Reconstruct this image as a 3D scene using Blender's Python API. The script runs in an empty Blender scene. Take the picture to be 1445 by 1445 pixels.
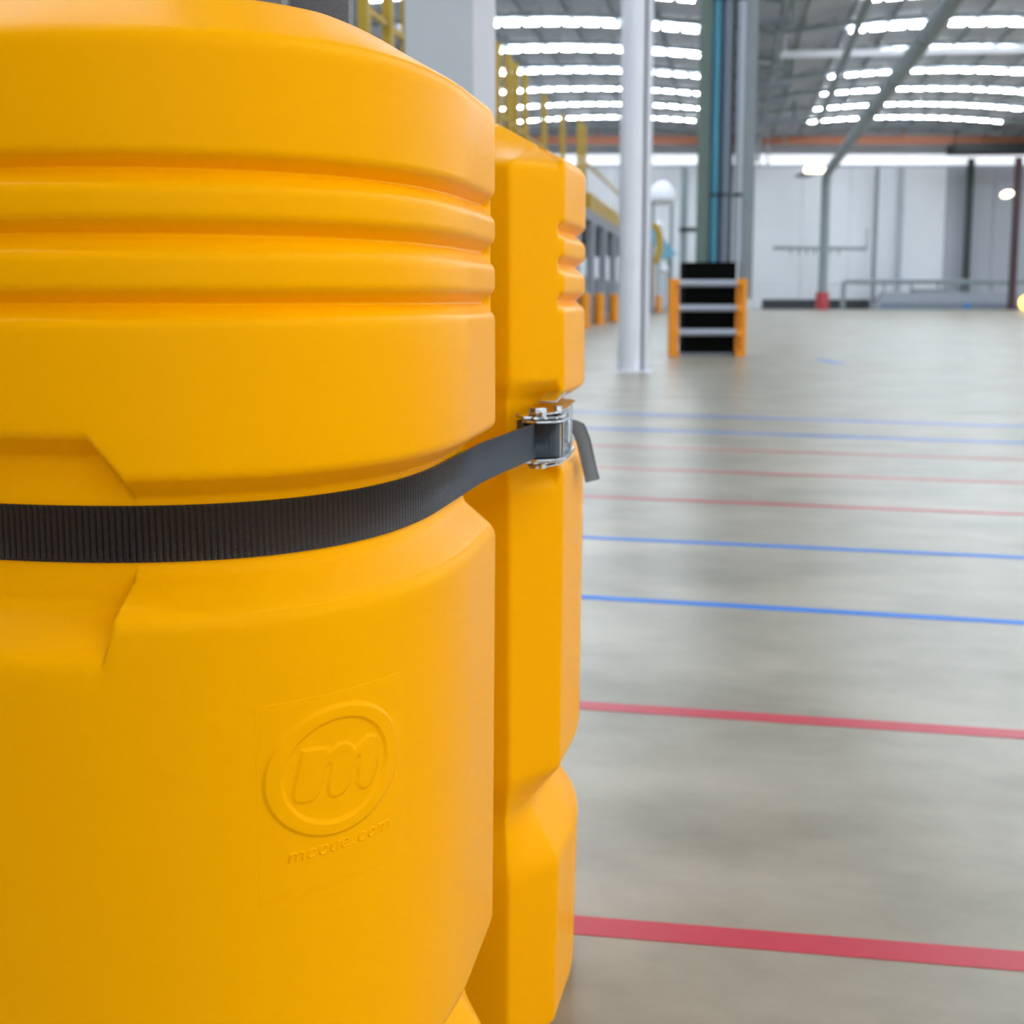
import bpy, bmesh, math, random
import numpy as np
from mathutils import Vector, Matrix
random.seed(7)
S = bpy.context.scene
C = S.collection
R = math.radians

# ------------------------------------------------------------------ camera, light, exposure
F, CX, CY, HOR, CAMH = 1550.0, 722.5, 600.0, 420.0, 0.96
PITCH = math.atan((CY - HOR) / F)
YAW = R(11.06)
cam = bpy.data.cameras.new('camera')
camo = bpy.data.objects.new('camera', cam)
C.objects.link(camo)
camo.location = (0, 0, CAMH)
camo.rotation_euler = (math.pi / 2 - PITCH, 0, YAW)
cam.sensor_width = 36
cam.lens = F / 1445 * 36
cam.shift_y = -(722.5 - CY) / 1445
cam.clip_start, cam.clip_end = 0.05, 400
cam.dof.use_dof = True
cam.dof.focus_distance = 0.84
cam.dof.aperture_fstop = cam.lens / 4.8
S.camera = camo

w = bpy.data.worlds.new('world')
S.world = w
w.use_nodes = True
w.node_tree.nodes['Background'].inputs[0].default_value = (1.0, 0.985, 0.975, 1)
w.node_tree.nodes['Background'].inputs[1].default_value = 1.0
S.view_settings.view_transform = 'Standard'
S.view_settings.look = 'None'
S.view_settings.exposure = 0.68
S.view_settings.gamma = 1
S.view_settings.use_curve_mapping = False


def area(name, loc, target, sx, sy, power, col=(1, 1, 1)):
    l = bpy.data.lights.new(name, 'AREA')
    l.shape = 'RECTANGLE'
    l.size, l.size_y, l.energy, l.color = sx, sy, power, col
    o = bpy.data.objects.new(name, l)
    C.objects.link(o)
    o.location = loc
    o.rotation_euler = (Vector(target) - Vector(loc)).to_track_quat('-Z', 'Y').to_euler()
    return o


# ------------------------------------------------------------------ picture rays -> real points
RIGHT = Vector((math.cos(YAW), math.sin(YAW), 0))
FWD0 = Vector((-math.sin(YAW), math.cos(YAW), 0))
FWD = FWD0 * math.cos(PITCH) - Vector((0, 0, math.sin(PITCH)))
UP = FWD0 * math.sin(PITCH) + Vector((0, 0, math.cos(PITCH)))
EYE = Vector((0, 0, CAMH))


def ray(px, py):
    return FWD + RIGHT * ((px - CX) / F) - UP * ((py - CY) / F)


def RZ(px, py, z=0.0):
    d = ray(px, py)
    return EYE + d * ((z - CAMH) / d.z)


def RX(px, py, x):
    d = ray(px, py)
    return EYE + d * (x / d.x)


def RD(px, py, depth):
    d = ray(px, py)
    return EYE + d * (depth / d.dot(FWD0))


def AX(X, depth, z=0.0):      # building X and distance along the view
    return Vector((X, depth / math.cos(YAW) + X * math.tan(YAW), z))


# ------------------------------------------------------------------ materials
def lin(c):
    return tuple(((v / 255) / 12.92 if v / 255 <= 0.04045 else ((v / 255 + 0.055) / 1.055) ** 2.4) for v in c)


def mat(name, rgb, rough=0.5, metal=0.0, spec=0.5, var=0.0, vscale=3.0, bump=0.0, bscale=200.0, emit=0.0, coat=0.0):
    m = bpy.data.materials.new(name)
    m.use_nodes = True
    nt = m.node_tree
    b = nt.nodes['Principled BSDF']
    col = lin(rgb)
    b.inputs['Base Color'].default_value = (*col, 1)
    b.inputs['Roughness'].default_value = rough
    b.inputs['Metallic'].default_value = metal
    b.inputs['Specular IOR Level'].default_value = spec
    b.inputs['Coat Weight'].default_value = coat
    if emit:
        b.inputs['Emission Color'].default_value = (*col, 1)
        b.inputs['Emission Strength'].default_value = emit
    tc = nt.nodes.new('ShaderNodeTexCoord')
    if var:
        n = nt.nodes.new('ShaderNodeTexNoise')
        n.inputs['Scale'].default_value = vscale
        n.inputs['Detail'].default_value = 5
        nt.links.new(tc.outputs['Object'], n.inputs['Vector'])
        r = nt.nodes.new('ShaderNodeValToRGB')
        r.color_ramp.elements[0].position = 0.3
        r.color_ramp.elements[1].position = 0.7
        r.color_ramp.elements[0].color = (*[c * (1 - var) for c in col], 1)
        r.color_ramp.elements[1].color = (*[min(1, c * (1 + var)) for c in col], 1)
        nt.links.new(n.outputs['Fac'], r.inputs['Fac'])
        nt.links.new(r.outputs['Color'], b.inputs['Base Color'])
    if bump:
        n2 = nt.nodes.new('ShaderNodeTexNoise')
        n2.inputs['Scale'].default_value = bscale
        n2.inputs['Detail'].default_value = 2
        nt.links.new(tc.outputs['Object'], n2.inputs['Vector'])
        bp = nt.nodes.new('ShaderNodeBump')
        bp.inputs['Strength'].default_value = bump
        bp.inputs['Distance'].default_value = 0.001
        nt.links.new(n2.outputs['Fac'], bp.inputs['Height'])
        nt.links.new(bp.outputs['Normal'], b.inputs['Normal'])
    return m


M = {}
M['yellow'] = mat('yellow_polyethylene', (255, 174, 0), 0.30, spec=0.085, bump=0.05, bscale=650)
M['yellow'].node_tree.nodes['Principled BSDF'].inputs['Specular Tint'].default_value = (1.0, 0.82, 0.25, 1)
M['white'] = mat('white_paint', (228, 231, 240), 0.4, var=0.02)
M['greycol'] = mat('pale_grey_paint', (196, 204, 212), 0.5, var=0.03)
M['darkcol'] = mat('grey_concrete', (120, 122, 128), 0.7, var=0.15, vscale=260)
M['steelgrey'] = mat('grey_steel', (128, 140, 146), 0.5, var=0.06)
M['steelgreen'] = mat('grey_green_steel', (92, 112, 106), 0.5, var=0.06)
M['darkgreen'] = mat('dark_green_steel', (32, 52, 50), 0.5)
M['bluepipe'] = mat('blue_pipe', (62, 134, 160), 0.4)
M['bluegrey'] = mat('blue_grey_pipe', (104, 116, 134), 0.45)
M['palepipe'] = mat('pale_grey_pipe', (160, 170, 182), 0.45)
M['orange'] = mat('orange_powder_coat', (240, 150, 0), 0.45)
M['black'] = mat('black_rubber', (5, 6, 6), 0.9, spec=0.1)
M['galv'] = mat('galvanised_steel', (168, 176, 190), 0.45, metal=0.3)
M['zinc'] = mat('bright_zinc_steel', (205, 214, 222), 0.2, metal=1.0, var=0.12, vscale=120)
M['wall'] = mat('white_wall_cladding', (216, 221, 228), 0.6, var=0.03, vscale=0.2)
M['wallgrey'] = mat('grey_wall_cladding', (160, 166, 176), 0.6, var=0.04, vscale=0.2)
M['roof'] = mat('grey_roof_deck', (180, 184, 194), 0.6, var=0.12, vscale=0.5)
M['rib'] = mat('roof_steel', (120, 130, 134), 0.5, var=0.1)
M['rust'] = mat('orange_primer', (176, 108, 78), 0.6, var=0.1)
M['maroon'] = mat('maroon_steel', (62, 38, 44), 0.6)
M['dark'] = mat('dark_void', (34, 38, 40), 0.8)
M['darkgrey'] = mat('dark_grey', (62, 70, 76), 0.7, var=0.1)
M['midgrey'] = mat('mid_grey', (128, 134, 144), 0.6, var=0.08)
M['mezzyellow'] = mat('mustard_paint', (176, 142, 26), 0.5, var=0.1)
M['red'] = mat('red_floor_tape', (190, 48, 66), 0.35, var=0.06, vscale=4)
M['blue'] = mat('blue_floor_tape', (10, 116, 214), 0.4, spec=0.3, var=0.05, vscale=4)
M['redpaint'] = mat('red_paint', (170, 60, 66), 0.5)
M['cyan'] = mat('pale_blue_plastic', (110, 170, 196), 0.4)
M['skylight'] = mat('daylight_pane', (240, 250, 255), 0.3, emit=17.0)
M['band'] = mat('translucent_band', (236, 242, 250), 0.3, emit=0.55)
M['lamp'] = mat('warm_lamp', (255, 246, 214), 0.3, emit=3.0)
M['lampor'] = mat('amber_lamp', (255, 200, 90), 0.3, emit=2.5)
M['skirt'] = mat('black_edge', (44, 50, 58), 0.6)


def floor_mat():
    m = bpy.data.materials.new('polished_concrete')
    m.use_nodes = True
    nt = m.node_tree
    b = nt.nodes['Principled BSDF']
    tc = nt.nodes.new('ShaderNodeTexCoord')
    mp = nt.nodes.new('ShaderNodeMapping')
    mp.inputs['Scale'].default_value = (0.6, 1.0, 1)
    nt.links.new(tc.outputs['Object'], mp.inputs['Vector'])
    n = nt.nodes.new('ShaderNodeTexNoise')
    n.inputs['Scale'].default_value = 2.2
    n.inputs['Detail'].default_value = 8
    n.inputs['Roughness'].default_value = 0.62
    nt.links.new(mp.outputs['Vector'], n.inputs['Vector'])
    r = nt.nodes.new('ShaderNodeValToRGB')
    r.color_ramp.elements[0].position = 0.36
    r.color_ramp.elements[0].color = (*lin((138, 131, 115)), 1)
    r.color_ramp.elements[1].position = 0.64
    r.color_ramp.elements[1].color = (*lin((170, 162, 146)), 1)
    nt.links.new(n.outputs['Fac'], r.inputs['Fac'])
    nt.links.new(r.outputs['Color'], b.inputs['Base Color'])
    n2 = nt.nodes.new('ShaderNodeTexNoise')
    n2.inputs['Scale'].default_value = 0.35
    n2.inputs['Detail'].default_value = 4
    nt.links.new(tc.outputs['Object'], n2.inputs['Vector'])
    mr = nt.nodes.new('ShaderNodeMapRange')
    mr.inputs['To Min'].default_value = 0.24
    mr.inputs['To Max'].default_value = 0.36
    nt.links.new(n2.outputs['Fac'], mr.inputs['Value'])
    nt.links.new(mr.outputs['Result'], b.inputs['Roughness'])
    b.inputs['Specular IOR Level'].default_value = 0.5
    return m


M['floor'] = floor_mat()


def strap_mat(name, rgb):
    m = bpy.data.materials.new(name)
    m.use_nodes = True
    nt = m.node_tree
    b = nt.nodes['Principled BSDF']
    b.inputs['Base Color'].default_value = (*lin(rgb), 1)
    b.inputs['Roughness'].default_value = 0.27
    b.inputs['Specular IOR Level'].default_value = 1.0
    b.inputs['Specular Tint'].default_value = (0.72, 0.84, 1.0, 1)
    uv = nt.nodes.new('ShaderNodeUVMap')
    sp = nt.nodes.new('ShaderNodeSeparateXYZ')
    nt.links.new(uv.outputs['UV'], sp.inputs[0])

    def math_(op, a, v=None):
        q = nt.nodes.new('ShaderNodeMath')
        q.operation = op
        nt.links.new(a, q.inputs[0])
        if v is not None:
            if isinstance(v, float):
                q.inputs[1].default_value = v
            else:
                nt.links.new(v, q.inputs[1])
        return q.outputs[0]
    # weft threads running across the ribs, a fine twist
    t = math_('MULTIPLY', sp.outputs['Y'], 2 * math.pi / 0.00125)
    t2 = math_('MULTIPLY', sp.outputs['X'], 2 * math.pi / 0.0044)
    t3 = math_('ADD', t, t2)
    s = math_('SINE', t3)
    bp = nt.nodes.new('ShaderNodeBump')
    bp.inputs['Strength'].default_value = 0.75
    bp.inputs['Distance'].default_value = 0.0006
    nt.links.new(s, bp.inputs['Height'])
    nt.links.new(bp.outputs['Normal'], b.inputs['Normal'])
    return m


M['strap'] = strap_mat('black_webbing', (7, 8, 13))
M['tail'] = strap_mat('lit_webbing', (112, 112, 112))  # same black webbing, with the light on the tail painted in as grey


# ------------------------------------------------------------------ object helpers
def tag(o, label=None, cat=None, group=None, kind=None):
    if label: o['label'] = label
    if cat: o['category'] = cat
    if group: o['group'] = group
    if kind: o['kind'] = kind
    return o


def empty(name, loc, rz=0.0):
    o = bpy.data.objects.new(name, None)
    C.objects.link(o)
    o.location = loc
    o.rotation_euler = (0, 0, rz)
    o.empty_display_size = 0.1
    return o


def link(name, me, m=None, parent=None, smooth=False):
    o = bpy.data.objects.new(name, me)
    C.objects.link(o)
    if m is not None:
        me.materials.clear()
        me.materials.append(m)
    if smooth:
        me.polygons.foreach_set('use_smooth', [True] * len(me.polygons))
    if parent is not None:
        o.parent = parent
    return o


class MB:
    def __init__(self):
        self.v, self.f = [], []

    def add(self, vs, fs):
        n = len(self.v)
        self.v += [tuple(p) for p in vs]
        self.f += [tuple(i + n for i in f) for f in fs]
        return self

    def box(self, x0, x1, y0, y1, z0, z1, mtx=None):
        vs = [Vector((x, y, z)) for z in (z0, z1) for y in (y0, y1) for x in (x0, x1)]
        if mtx is not None: vs = [mtx @ p for p in vs]
        return self.add(vs, [(0, 2, 3, 1), (4, 5, 7, 6), (0, 1, 5, 4), (2, 6, 7, 3), (0, 4, 6, 2), (1, 3, 7, 5)])

    def bar(self, a, b, wx, wy=None, up=Vector((0, 0, 1))):
        a, b = Vector(a), Vector(b)
        wy = wx if wy is None else wy
        d = (b - a).normalized()
        if abs(d.dot(up)) > 0.95: up = Vector((0, 1, 0))
        s = d.cross(up).normalized()
        t = s.cross(d)
        vs = [p + s * (i * wx / 2) + t * (j * wy / 2) for p in (a, b) for i, j in ((-1, -1), (1, -1), (1, 1), (-1, 1))]
        return self.add(vs, [(3, 2, 1, 0), (4, 5, 6, 7), (0, 1, 5, 4), (1, 2, 6, 5), (2, 3, 7, 6), (3, 0, 4, 7)])

    def tube(self, pts, r, n=10, cap=True):
        pts = [Vector(p) for p in pts]
        rs = r if isinstance(r, (list, tuple)) else [r] * len(pts)
        rings = []
        for i, p in enumerate(pts):
            d = (pts[min(i + 1, len(pts) - 1)] - pts[max(i - 1, 0)]).normalized()
            up = Vector((0, 0, 1)) if abs(d.z) < 0.9 else Vector((0, 1, 0))
            s = d.cross(up).normalized()
            t = s.cross(d)
            rings.append([p + (s * math.cos(2 * math.pi * k / n) + t * math.sin(2 * math.pi * k / n)) * rs[i] for k in range(n)])
        vs = [q for rg in rings for q in rg]
        fs = [(i * n + k, i * n + (k + 1) % n, (i + 1) * n + (k + 1) % n, (i + 1) * n + k) for i in range(len(pts) - 1) for k in range(n)]
        if cap:
            fs.append(tuple(reversed(range(n))))
            fs.append(tuple(range((len(pts) - 1) * n, len(pts) * n)))
        return self.add(vs, fs)

    def prism(self, poly, z0, z1, mtx=None):
        n = len(poly)
        vs = [Vector((x, y, z0)) for x, y in poly] + [Vector((x, y, z1)) for x, y in poly]
        if mtx is not None: vs = [mtx @ p for p in vs]
        return self.add(vs, [tuple(reversed(range(n))), tuple(range(n, 2 * n))] + [(i, (i + 1) % n, n + (i + 1) % n, n + i) for i in range(n)])

    def mesh(self, name, bevel=0.0, seg=2):
        me = bpy.data.meshes.new(name)
        me.from_pydata(self.v, [], self.f)
        bm = bmesh.new()
        bm.from_mesh(me)
        bmesh.ops.recalc_face_normals(bm, faces=bm.faces)
        if bevel:
            bmesh.ops.bevel(bm, geom=[e for e in bm.edges if e.calc_face_angle(0) > 0.5], offset=bevel, segments=seg, affect='EDGES', profile=0.5)
        bm.to_mesh(me)
        bm.free()
        return me

    def build(self, name, m, parent=None, smooth=False, bevel=0.0):
        o = link(name, self.mesh(name, bevel), m, parent)
        if smooth:
            o.data.polygons.foreach_set('use_smooth', [True] * len(o.data.polygons))
            o.data.set_sharp_from_angle(angle=R(40))
        return o


def grid_mesh(name, P, wrap=False, caps=False):
    """P[row, col, 3] -> quads; rows go downward, cols counter-clockwise seen from above"""
    nr, nc, _ = P.shape
    me = bpy.data.meshes.new(name)
    idx = np.arange(nr * nc).reshape(nr, nc)
    nxt = np.roll(idx, -1, axis=1) if wrap else idx[:, 1:]
    cur = idx if wrap else idx[:, :-1]
    q = np.stack([cur[:-1], cur[1:], nxt[1:], nxt[:-1]], axis=-1).reshape(-1, 4)
    faces = [tuple(f) for f in q.tolist()]
    if caps:
        faces.append(tuple(idx[0].tolist()))
        faces.append(tuple(idx[-1][::-1].tolist()))
    me.from_pydata(P.reshape(-1, 3).tolist(), [], faces)
    me.polygons.foreach_set('use_smooth', [True] * len(me.polygons))
    return me


# ------------------------------------------------------------------ setting: floor and far end
m = MB().box(-40, 70, -12, 120, -0.2, 0.0)
fl = m.build('floor', M['floor'])
tag(fl, kind='structure')

WALLD = 95.0
HC = 14.0           # crown of the vaults above the eye
VC = (-9.2, 13.2)   # vault centre lines (building X)
VS = 22.4           # vault span
VR = 72.0


def roof_z(X, c):
    return CAMH + HC - (X - c) ** 2 / (2 * VR)


# far wall: white panels left, grey ones right, each a cladding panel
wb = tag(empty('wall_back', AX(0, WALLD)), kind='structure')


def wall_panel(x0, x1, z0, z1, mt, d=WALLD):
    a, b = AX(x0, d), AX(x1, d)
    n = FWD0
    vs = [a + n * 0, b + n * 0, b + n * 0.3, a + n * 0.3]
    vs = [Vector((p.x, p.y, z0)) for p in vs] + [Vector((p.x, p.y, z1)) for p in vs]
    vs = [p - wb.location for p in vs]
    me = MB().add(vs, [(0, 1, 2, 3), (4, 7, 6, 5), (0, 4, 5, 1), (1, 5, 6, 2), (2, 6, 7, 3), (3, 7, 4, 0)])
    return me.build('panel', mt, wb)


x = -34.0
while x < 38:
    wpan = 4.0
    wall_panel(x + 0.03, x + wpan - 0.03, 0, 11.9, M['wall'] if x < 15.9 else M['wallgrey'])
    x += wpan
wall_panel(-34, 38, 11.9, 12.2, M['wallgrey'], WALLD + 0.1)
wall_panel(-34, 38, 13.0, 16.2, M['roof'])
# long translucent strip near the top of that wall
wn = tag(empty('window_1', AX(0, WALLD - 0.1)), kind='structure')
x = -30.0
while x < 38:
    a, b = AX(x + 0.05, WALLD - 0.1), AX(x + 2.95, WALLD - 0.1)
    vs = [a, b, b + FWD0 * 0.1, a + FWD0 * 0.1]
    vs = [Vector((p.x, p.y, 12.15)) - wn.location for p in vs] + [Vector((p.x, p.y, 13.0)) - wn.location for p in vs]
    MB().add(vs, [(0, 1, 2, 3), (4, 7, 6, 5), (0, 4, 5, 1), (1, 5, 6, 2), (2, 6, 7, 3), (3, 7, 4, 0)]).build('pane', M['band'], wn)
    x += 3.0
# unseen wall added behind the viewer to darken the left; hall's left wall
tag(MB().box(-30, -1.0, -4.3, -4.0, 0, 15).build('shade_wall_front', M['midgrey']), kind='structure')
tag(MB().box(-30.3, -30, -4.3, 90, 0, 15).build('wall_left', M['wall']), kind='structure')

# vaulted roof: deck, ribs and purlins
ceil = tag(empty('ceiling', (0, 0, 0)), kind='structure')
for c in VC + (VC[1] + VS, VC[0] - VS):
    xs = np.linspace(c - VS / 2, c + VS / 2, 33)
    P = np.array([[tuple(AX(X, d, roof_z(X, c) + 0.12)) for X in xs] for d in (-30, 20, 60, WALLD + 1)])
    link('roof_deck', grid_mesh('roof_deck', P), M['roof'], ceil)
    for k in range(-12, 9):
        d = 49.4 + 5.87 * k
        m = MB()
        pts = [AX(X, d, roof_z(X, c) - 0.35) for X in np.linspace(c - VS / 2, c + VS / 2, 17)]
        top = [AX(X, d, roof_z(X, c) - 0.02) for X in np.linspace(c - VS / 2, c + VS / 2, 17)]
        m.tube(pts, 0.12, 6)
        for i in range(16):
            m.bar(pts[i], top[i + 1] if i % 2 else top[i], 0.06)
            m.bar(pts[i], pts[i] + Vector((0, 0, 0.33)), 0.06)
        m.build('roof_truss', M['rib'], ceil)
    for j in range(-9, 10, 2):
        X = c + j * 1.1
        MB().bar(AX(X, -30, roof_z(X, c) - 0.0), AX(X, WALLD, roof_z(X, c) - 0.0), 0.09, 0.14).build('purlin', M['rib'], ceil)

# rooflights: one row of panes per bay and vault
PW, PH, NP = 0.93, 0.46, 15
pm = MB().add([(-PW / 2 * 0.76, -PH / 2 - PW / 2 * 0.76 * math.tan(YAW), 0), (PW / 2 * 0.76, -PH / 2 + PW / 2 * 0.76 * math.tan(YAW), 0),
               (PW / 2 * 0.76, PH / 2 + PW / 2 * 0.76 * math.tan(YAW), 0), (-PW / 2 * 0.76, PH / 2 - PW / 2 * 0.76 * math.tan(YAW), 0)], [(0, 1, 2, 3)])
pane_v = [tuple(p) for p in pm.v]
pane_me = MB().add([(p[0], p[1], -0.04) for p in pane_v] + [(p[0], p[1], 0.0) for p in pane_v],
                   [(0, 3, 2, 1), (4, 5, 6, 7), (0, 1, 5, 4), (1, 2, 6, 5), (2, 3, 7, 6), (3, 0, 4, 7)]).mesh('pane')
pane_me.materials.append(M['skylight'])
wi = 2
for c in VC + (VC[1] + VS, VC[0] - VS):
    for k in range(-13, -1):          # rows out of sight overhead, one mesh each
        d = 52.3 + 5.87 * k
        m = MB()
        for j in range(NP):
            X = c + (j - NP // 2) * (PW + 0.07)
            m.add([AX(X, d, roof_z(X, c) - 0.06) + Vector(q_) for q_ in pane_v], [(0, 3, 2, 1)])
        tag(m.build('window_%d' % wi, M['skylight']), kind='structure')
        wi += 1
    for k in range(-1, 7):
        d = 52.3 + 5.87 * k
        root = tag(empty('window_%d' % wi, AX(c, d, roof_z(c, c))), kind='structure')
        wi += 1
        for j in range(NP):
            X = c + (j - NP // 2) * (PW + 0.07)
            o = bpy.data.objects.new('pane', pane_me)
            C.objects.link(o)
            o.parent = root
            p = AX(X, d, roof_z(X, c) - 0.06)
            o.location = p - root.location
            o.rotation_euler = (0, math.atan((X - c) / VR), 0)

# ------------------------------------------------------------------ column protector, two moulded halves
OC = (-0.2793, 1.241)
ORIG = RIGHT * OC[0] + FWD0 * OC[1]
ROT = YAW - R(12.9)


def resample(pts, step, closed=True):
    pts = np.asarray(pts, float)
    if closed: pts = np.vstack([pts, pts[:1]])
    s = np.concatenate([[0], np.cumsum(np.linalg.norm(np.diff(pts, axis=0), axis=1))])
    n = max(8, int(round(s[-1] / step)))
    t = np.linspace(0, s[-1], n, endpoint=not closed)
    return np.stack([np.interp(t, s, pts[:, 0]), np.interp(t, s, pts[:, 1])], 1)


def gsmooth(a, sig, closed=True):
    k = int(4 * sig) + 1
    g = np.exp(-0.5 * (np.arange(-k, k + 1) / sig) ** 2)
    g /= g.sum()
    out = np.zeros_like(a)
    if closed:
        for i, wt in zip(range(-k, k + 1), g): out += wt * np.roll(a, i, axis=0)
    return out


CAPU, CAPV = 0.260, 0.107
CORU, CORV = 0.312, 0.177
FACU, FACV = 0.3152, 0.280
VC0, AU, BV, NSUP = 0.25, 0.3155, 0.290, 2.7
arc = []
t0 = math.pi / 2
for t in np.linspace(0, math.pi / 2, 120):
    u = AU * abs(math.cos(t)) ** (2 / NSUP)
    v = VC0 + BV * abs(math.sin(t)) ** (2 / NSUP)
    if v > FACV + 0.004: arc.append((u, v))
right = [(CAPU, CAPV), (CORU, CORV), (FACU, FACV)] + arc
outline = right + [(-u, v) for u, v in reversed(right[:-1])]
fine = resample(outline, 0.001)
fine = gsmooth(fine, 3.2)
NCOL = len(fine)
tan = np.roll(fine, -1, 0) - np.roll(fine, 1, 0)
tan = gsmooth(tan, 4.0)
tan /= np.linalg.norm(tan, axis=1)[:, None]
nrm = np.stack([tan[:, 1], -tan[:, 0]], 1)
sarc = np.arange(NCOL) * (np.linalg.norm(np.roll(fine, -1, 0) - fine, axis=1).mean())


def nearest(u, v):
    return int(np.argmin((fine[:, 0] - u) ** 2 + (fine[:, 1] - v) ** 2))


def smoothstep(a, b, x):
    t = np.clip((x - a) / (b - a), 0, 1)
    return t


ucol, vcol = np.abs(fine[:, 0]), fine[:, 1]
w_c = np.where(vcol > 0.42, 1 - smoothstep(0.128, 0.150, ucol), 0.0)
w_l = [np.where(vcol > 0.42, 1 - smoothstep(a_, b_, ucol), 0.0) for a_, b_ in ((0.142, 0.150), (0.130, 0.139))]           # wider recess mid-face
sa = {}
i_cor, i_cap = nearest(CORU, CORV), nearest(CAPU, CAPV)
dist_cor = np.minimum(np.abs(sarc - sarc[i_cor]), np.abs(sarc - sarc[nearest(-CORU, CORV)]))
inflat = vcol < CORV
w_f = np.where(inflat, smoothstep(0.004, 0.012, dist_cor), 0.0)                 # end faces: no ribs
g_ch = np.where(inflat, 1 - 0.70 * smoothstep(0.0, 0.09, dist_cor), 1.0)          # channel runs out at the inner edge

# profile corners (inset, height): standard, middle recess, end face
std = [(.085, .2105), (.050, .2105), (0, .164),
       (0, .0913), (.0122, .0822), (.0122, .0806), (0, .0693),
       (0, .0508), (.0122, .0409), (.0122, .0390), (0, .0267),
       (0, .0060), (.0122, -.0033), (.0122, -.0052), (0, -.0158),
       (0, -.1160), (.030, -.134), (.030, -.184), (0, -.2115),
       (0, -.597), (.040, -.645), (.040, -.662), (0, -.722),
       (.004, .012 - CAMH), (.014, .0005 - CAMH)]
cen = [p for p in std]
cen[15:19] = [(0, -.0885), (.030, -.1055), (.030, -.2075), (0, -.2385)]
fla = [p for p in std]
fla[1], fla[2] = (.050, .205), (0, .157)
for i in (4, 5, 8, 9, 12, 13): fla[i] = (0.0, std[i][1])
fla[15:19] = [(0, -.099), (.030, -.122), (.030, -.203), (0, -.228)]
fillet = [.003, .006, .010] + [.0045, .0022, .0022, .0050] * 3 + [.006, .007, .007, .009] + [.010, .010, .010, .012] + [.006, .002]


disp = -nrm.copy()                       # inward mitre directions
ring = fine - nrm * 0.050                # outline of the top rim
miterA, miterB = np.array((.494, -1.0)), np.array((.9640, -.3600))
apex = np.array((0.270, 0.226))
for i in range(NCOL):
    u, v = fine[i]
    sg_ = 1 if u >= 0 else -1
    if v < CORV + 0.002 and abs(u) > CAPU - 0.004 and v > CAPV + 0.001:
        t = np.clip(math.hypot(abs(u) - CAPU, v - CAPV) / math.hypot(CORU - CAPU, CORV - CAPV), 0, 1)
        d_ = miterA * (1 - t) + miterB * t
        disp[i] = -d_ * np.array((sg_, 1))
        ring[i] = apex * np.array((sg_, 1)) + np.array((sg_ * 0.003, 0.004)) * (t - 0.5)
    elif v <= CAPV + 0.001 and abs(u) <= CAPU:
        t = abs(u) / CAPU
        disp[i] = (-miterA[0] * sg_ * t, 1.0)
        ring[i] = (apex[0] * u / CAPU, apex[1])
    elif v < CORV + 0.12:                        # facet and start of the curve: blend from the corner mitre
        t = np.clip((v - CORV) / 0.03, 0, 1)
        disp[i] = -(miterB * np.array((sg_, 1))) * (1 - t) + disp[i] * t
        t2 = np.clip((v - CORV) / 0.12, 0, 1)
        ring[i] = apex * np.array((sg_, 1)) * (1 - t2) + ring[i] * t2
disp = gsmooth(disp, 2.0)
ring = gsmooth(ring, 2.0)
dtop = (ring - fine) / 0.050
hring_top = np.where(vcol > CORV, 0.187 + 0.012 * smoothstep(0.23, 0.42, vcol), 0.187)
hring_top = np.where((vcol <= CAPV + 0.001) & (ucol <= CAPU), 0.188 + 0.029 * np.clip((CAPU - ucol) / 0.05, 0, 1), hring_top)
hring_top = gsmooth(hring_top, 2.0)


def profile_points(cols):
    """-> inset[k, col], h[k, col] for the given columns"""
    wc, wf, gc = w_c[cols], w_f[cols], g_ch[cols]
    K = len(std)
    ins = np.zeros((K, len(cols)))
    hh = np.zeros((K, len(cols)))
    for k in range(K):
        i0, h0 = std[k]
        ins[k] = i0 + wf * (fla[k][0] - i0)
        hh[k] = h0 + wf * (fla[k][1] - h0)
        if 15 <= k <= 18: ins[k] *= gc
        if 19 <= k <= 22: ins[k] *= gc
    hh[1] = hring_top[cols]
    hh[0] = hring_top[cols] + 0.006
    return ins, hh


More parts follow.
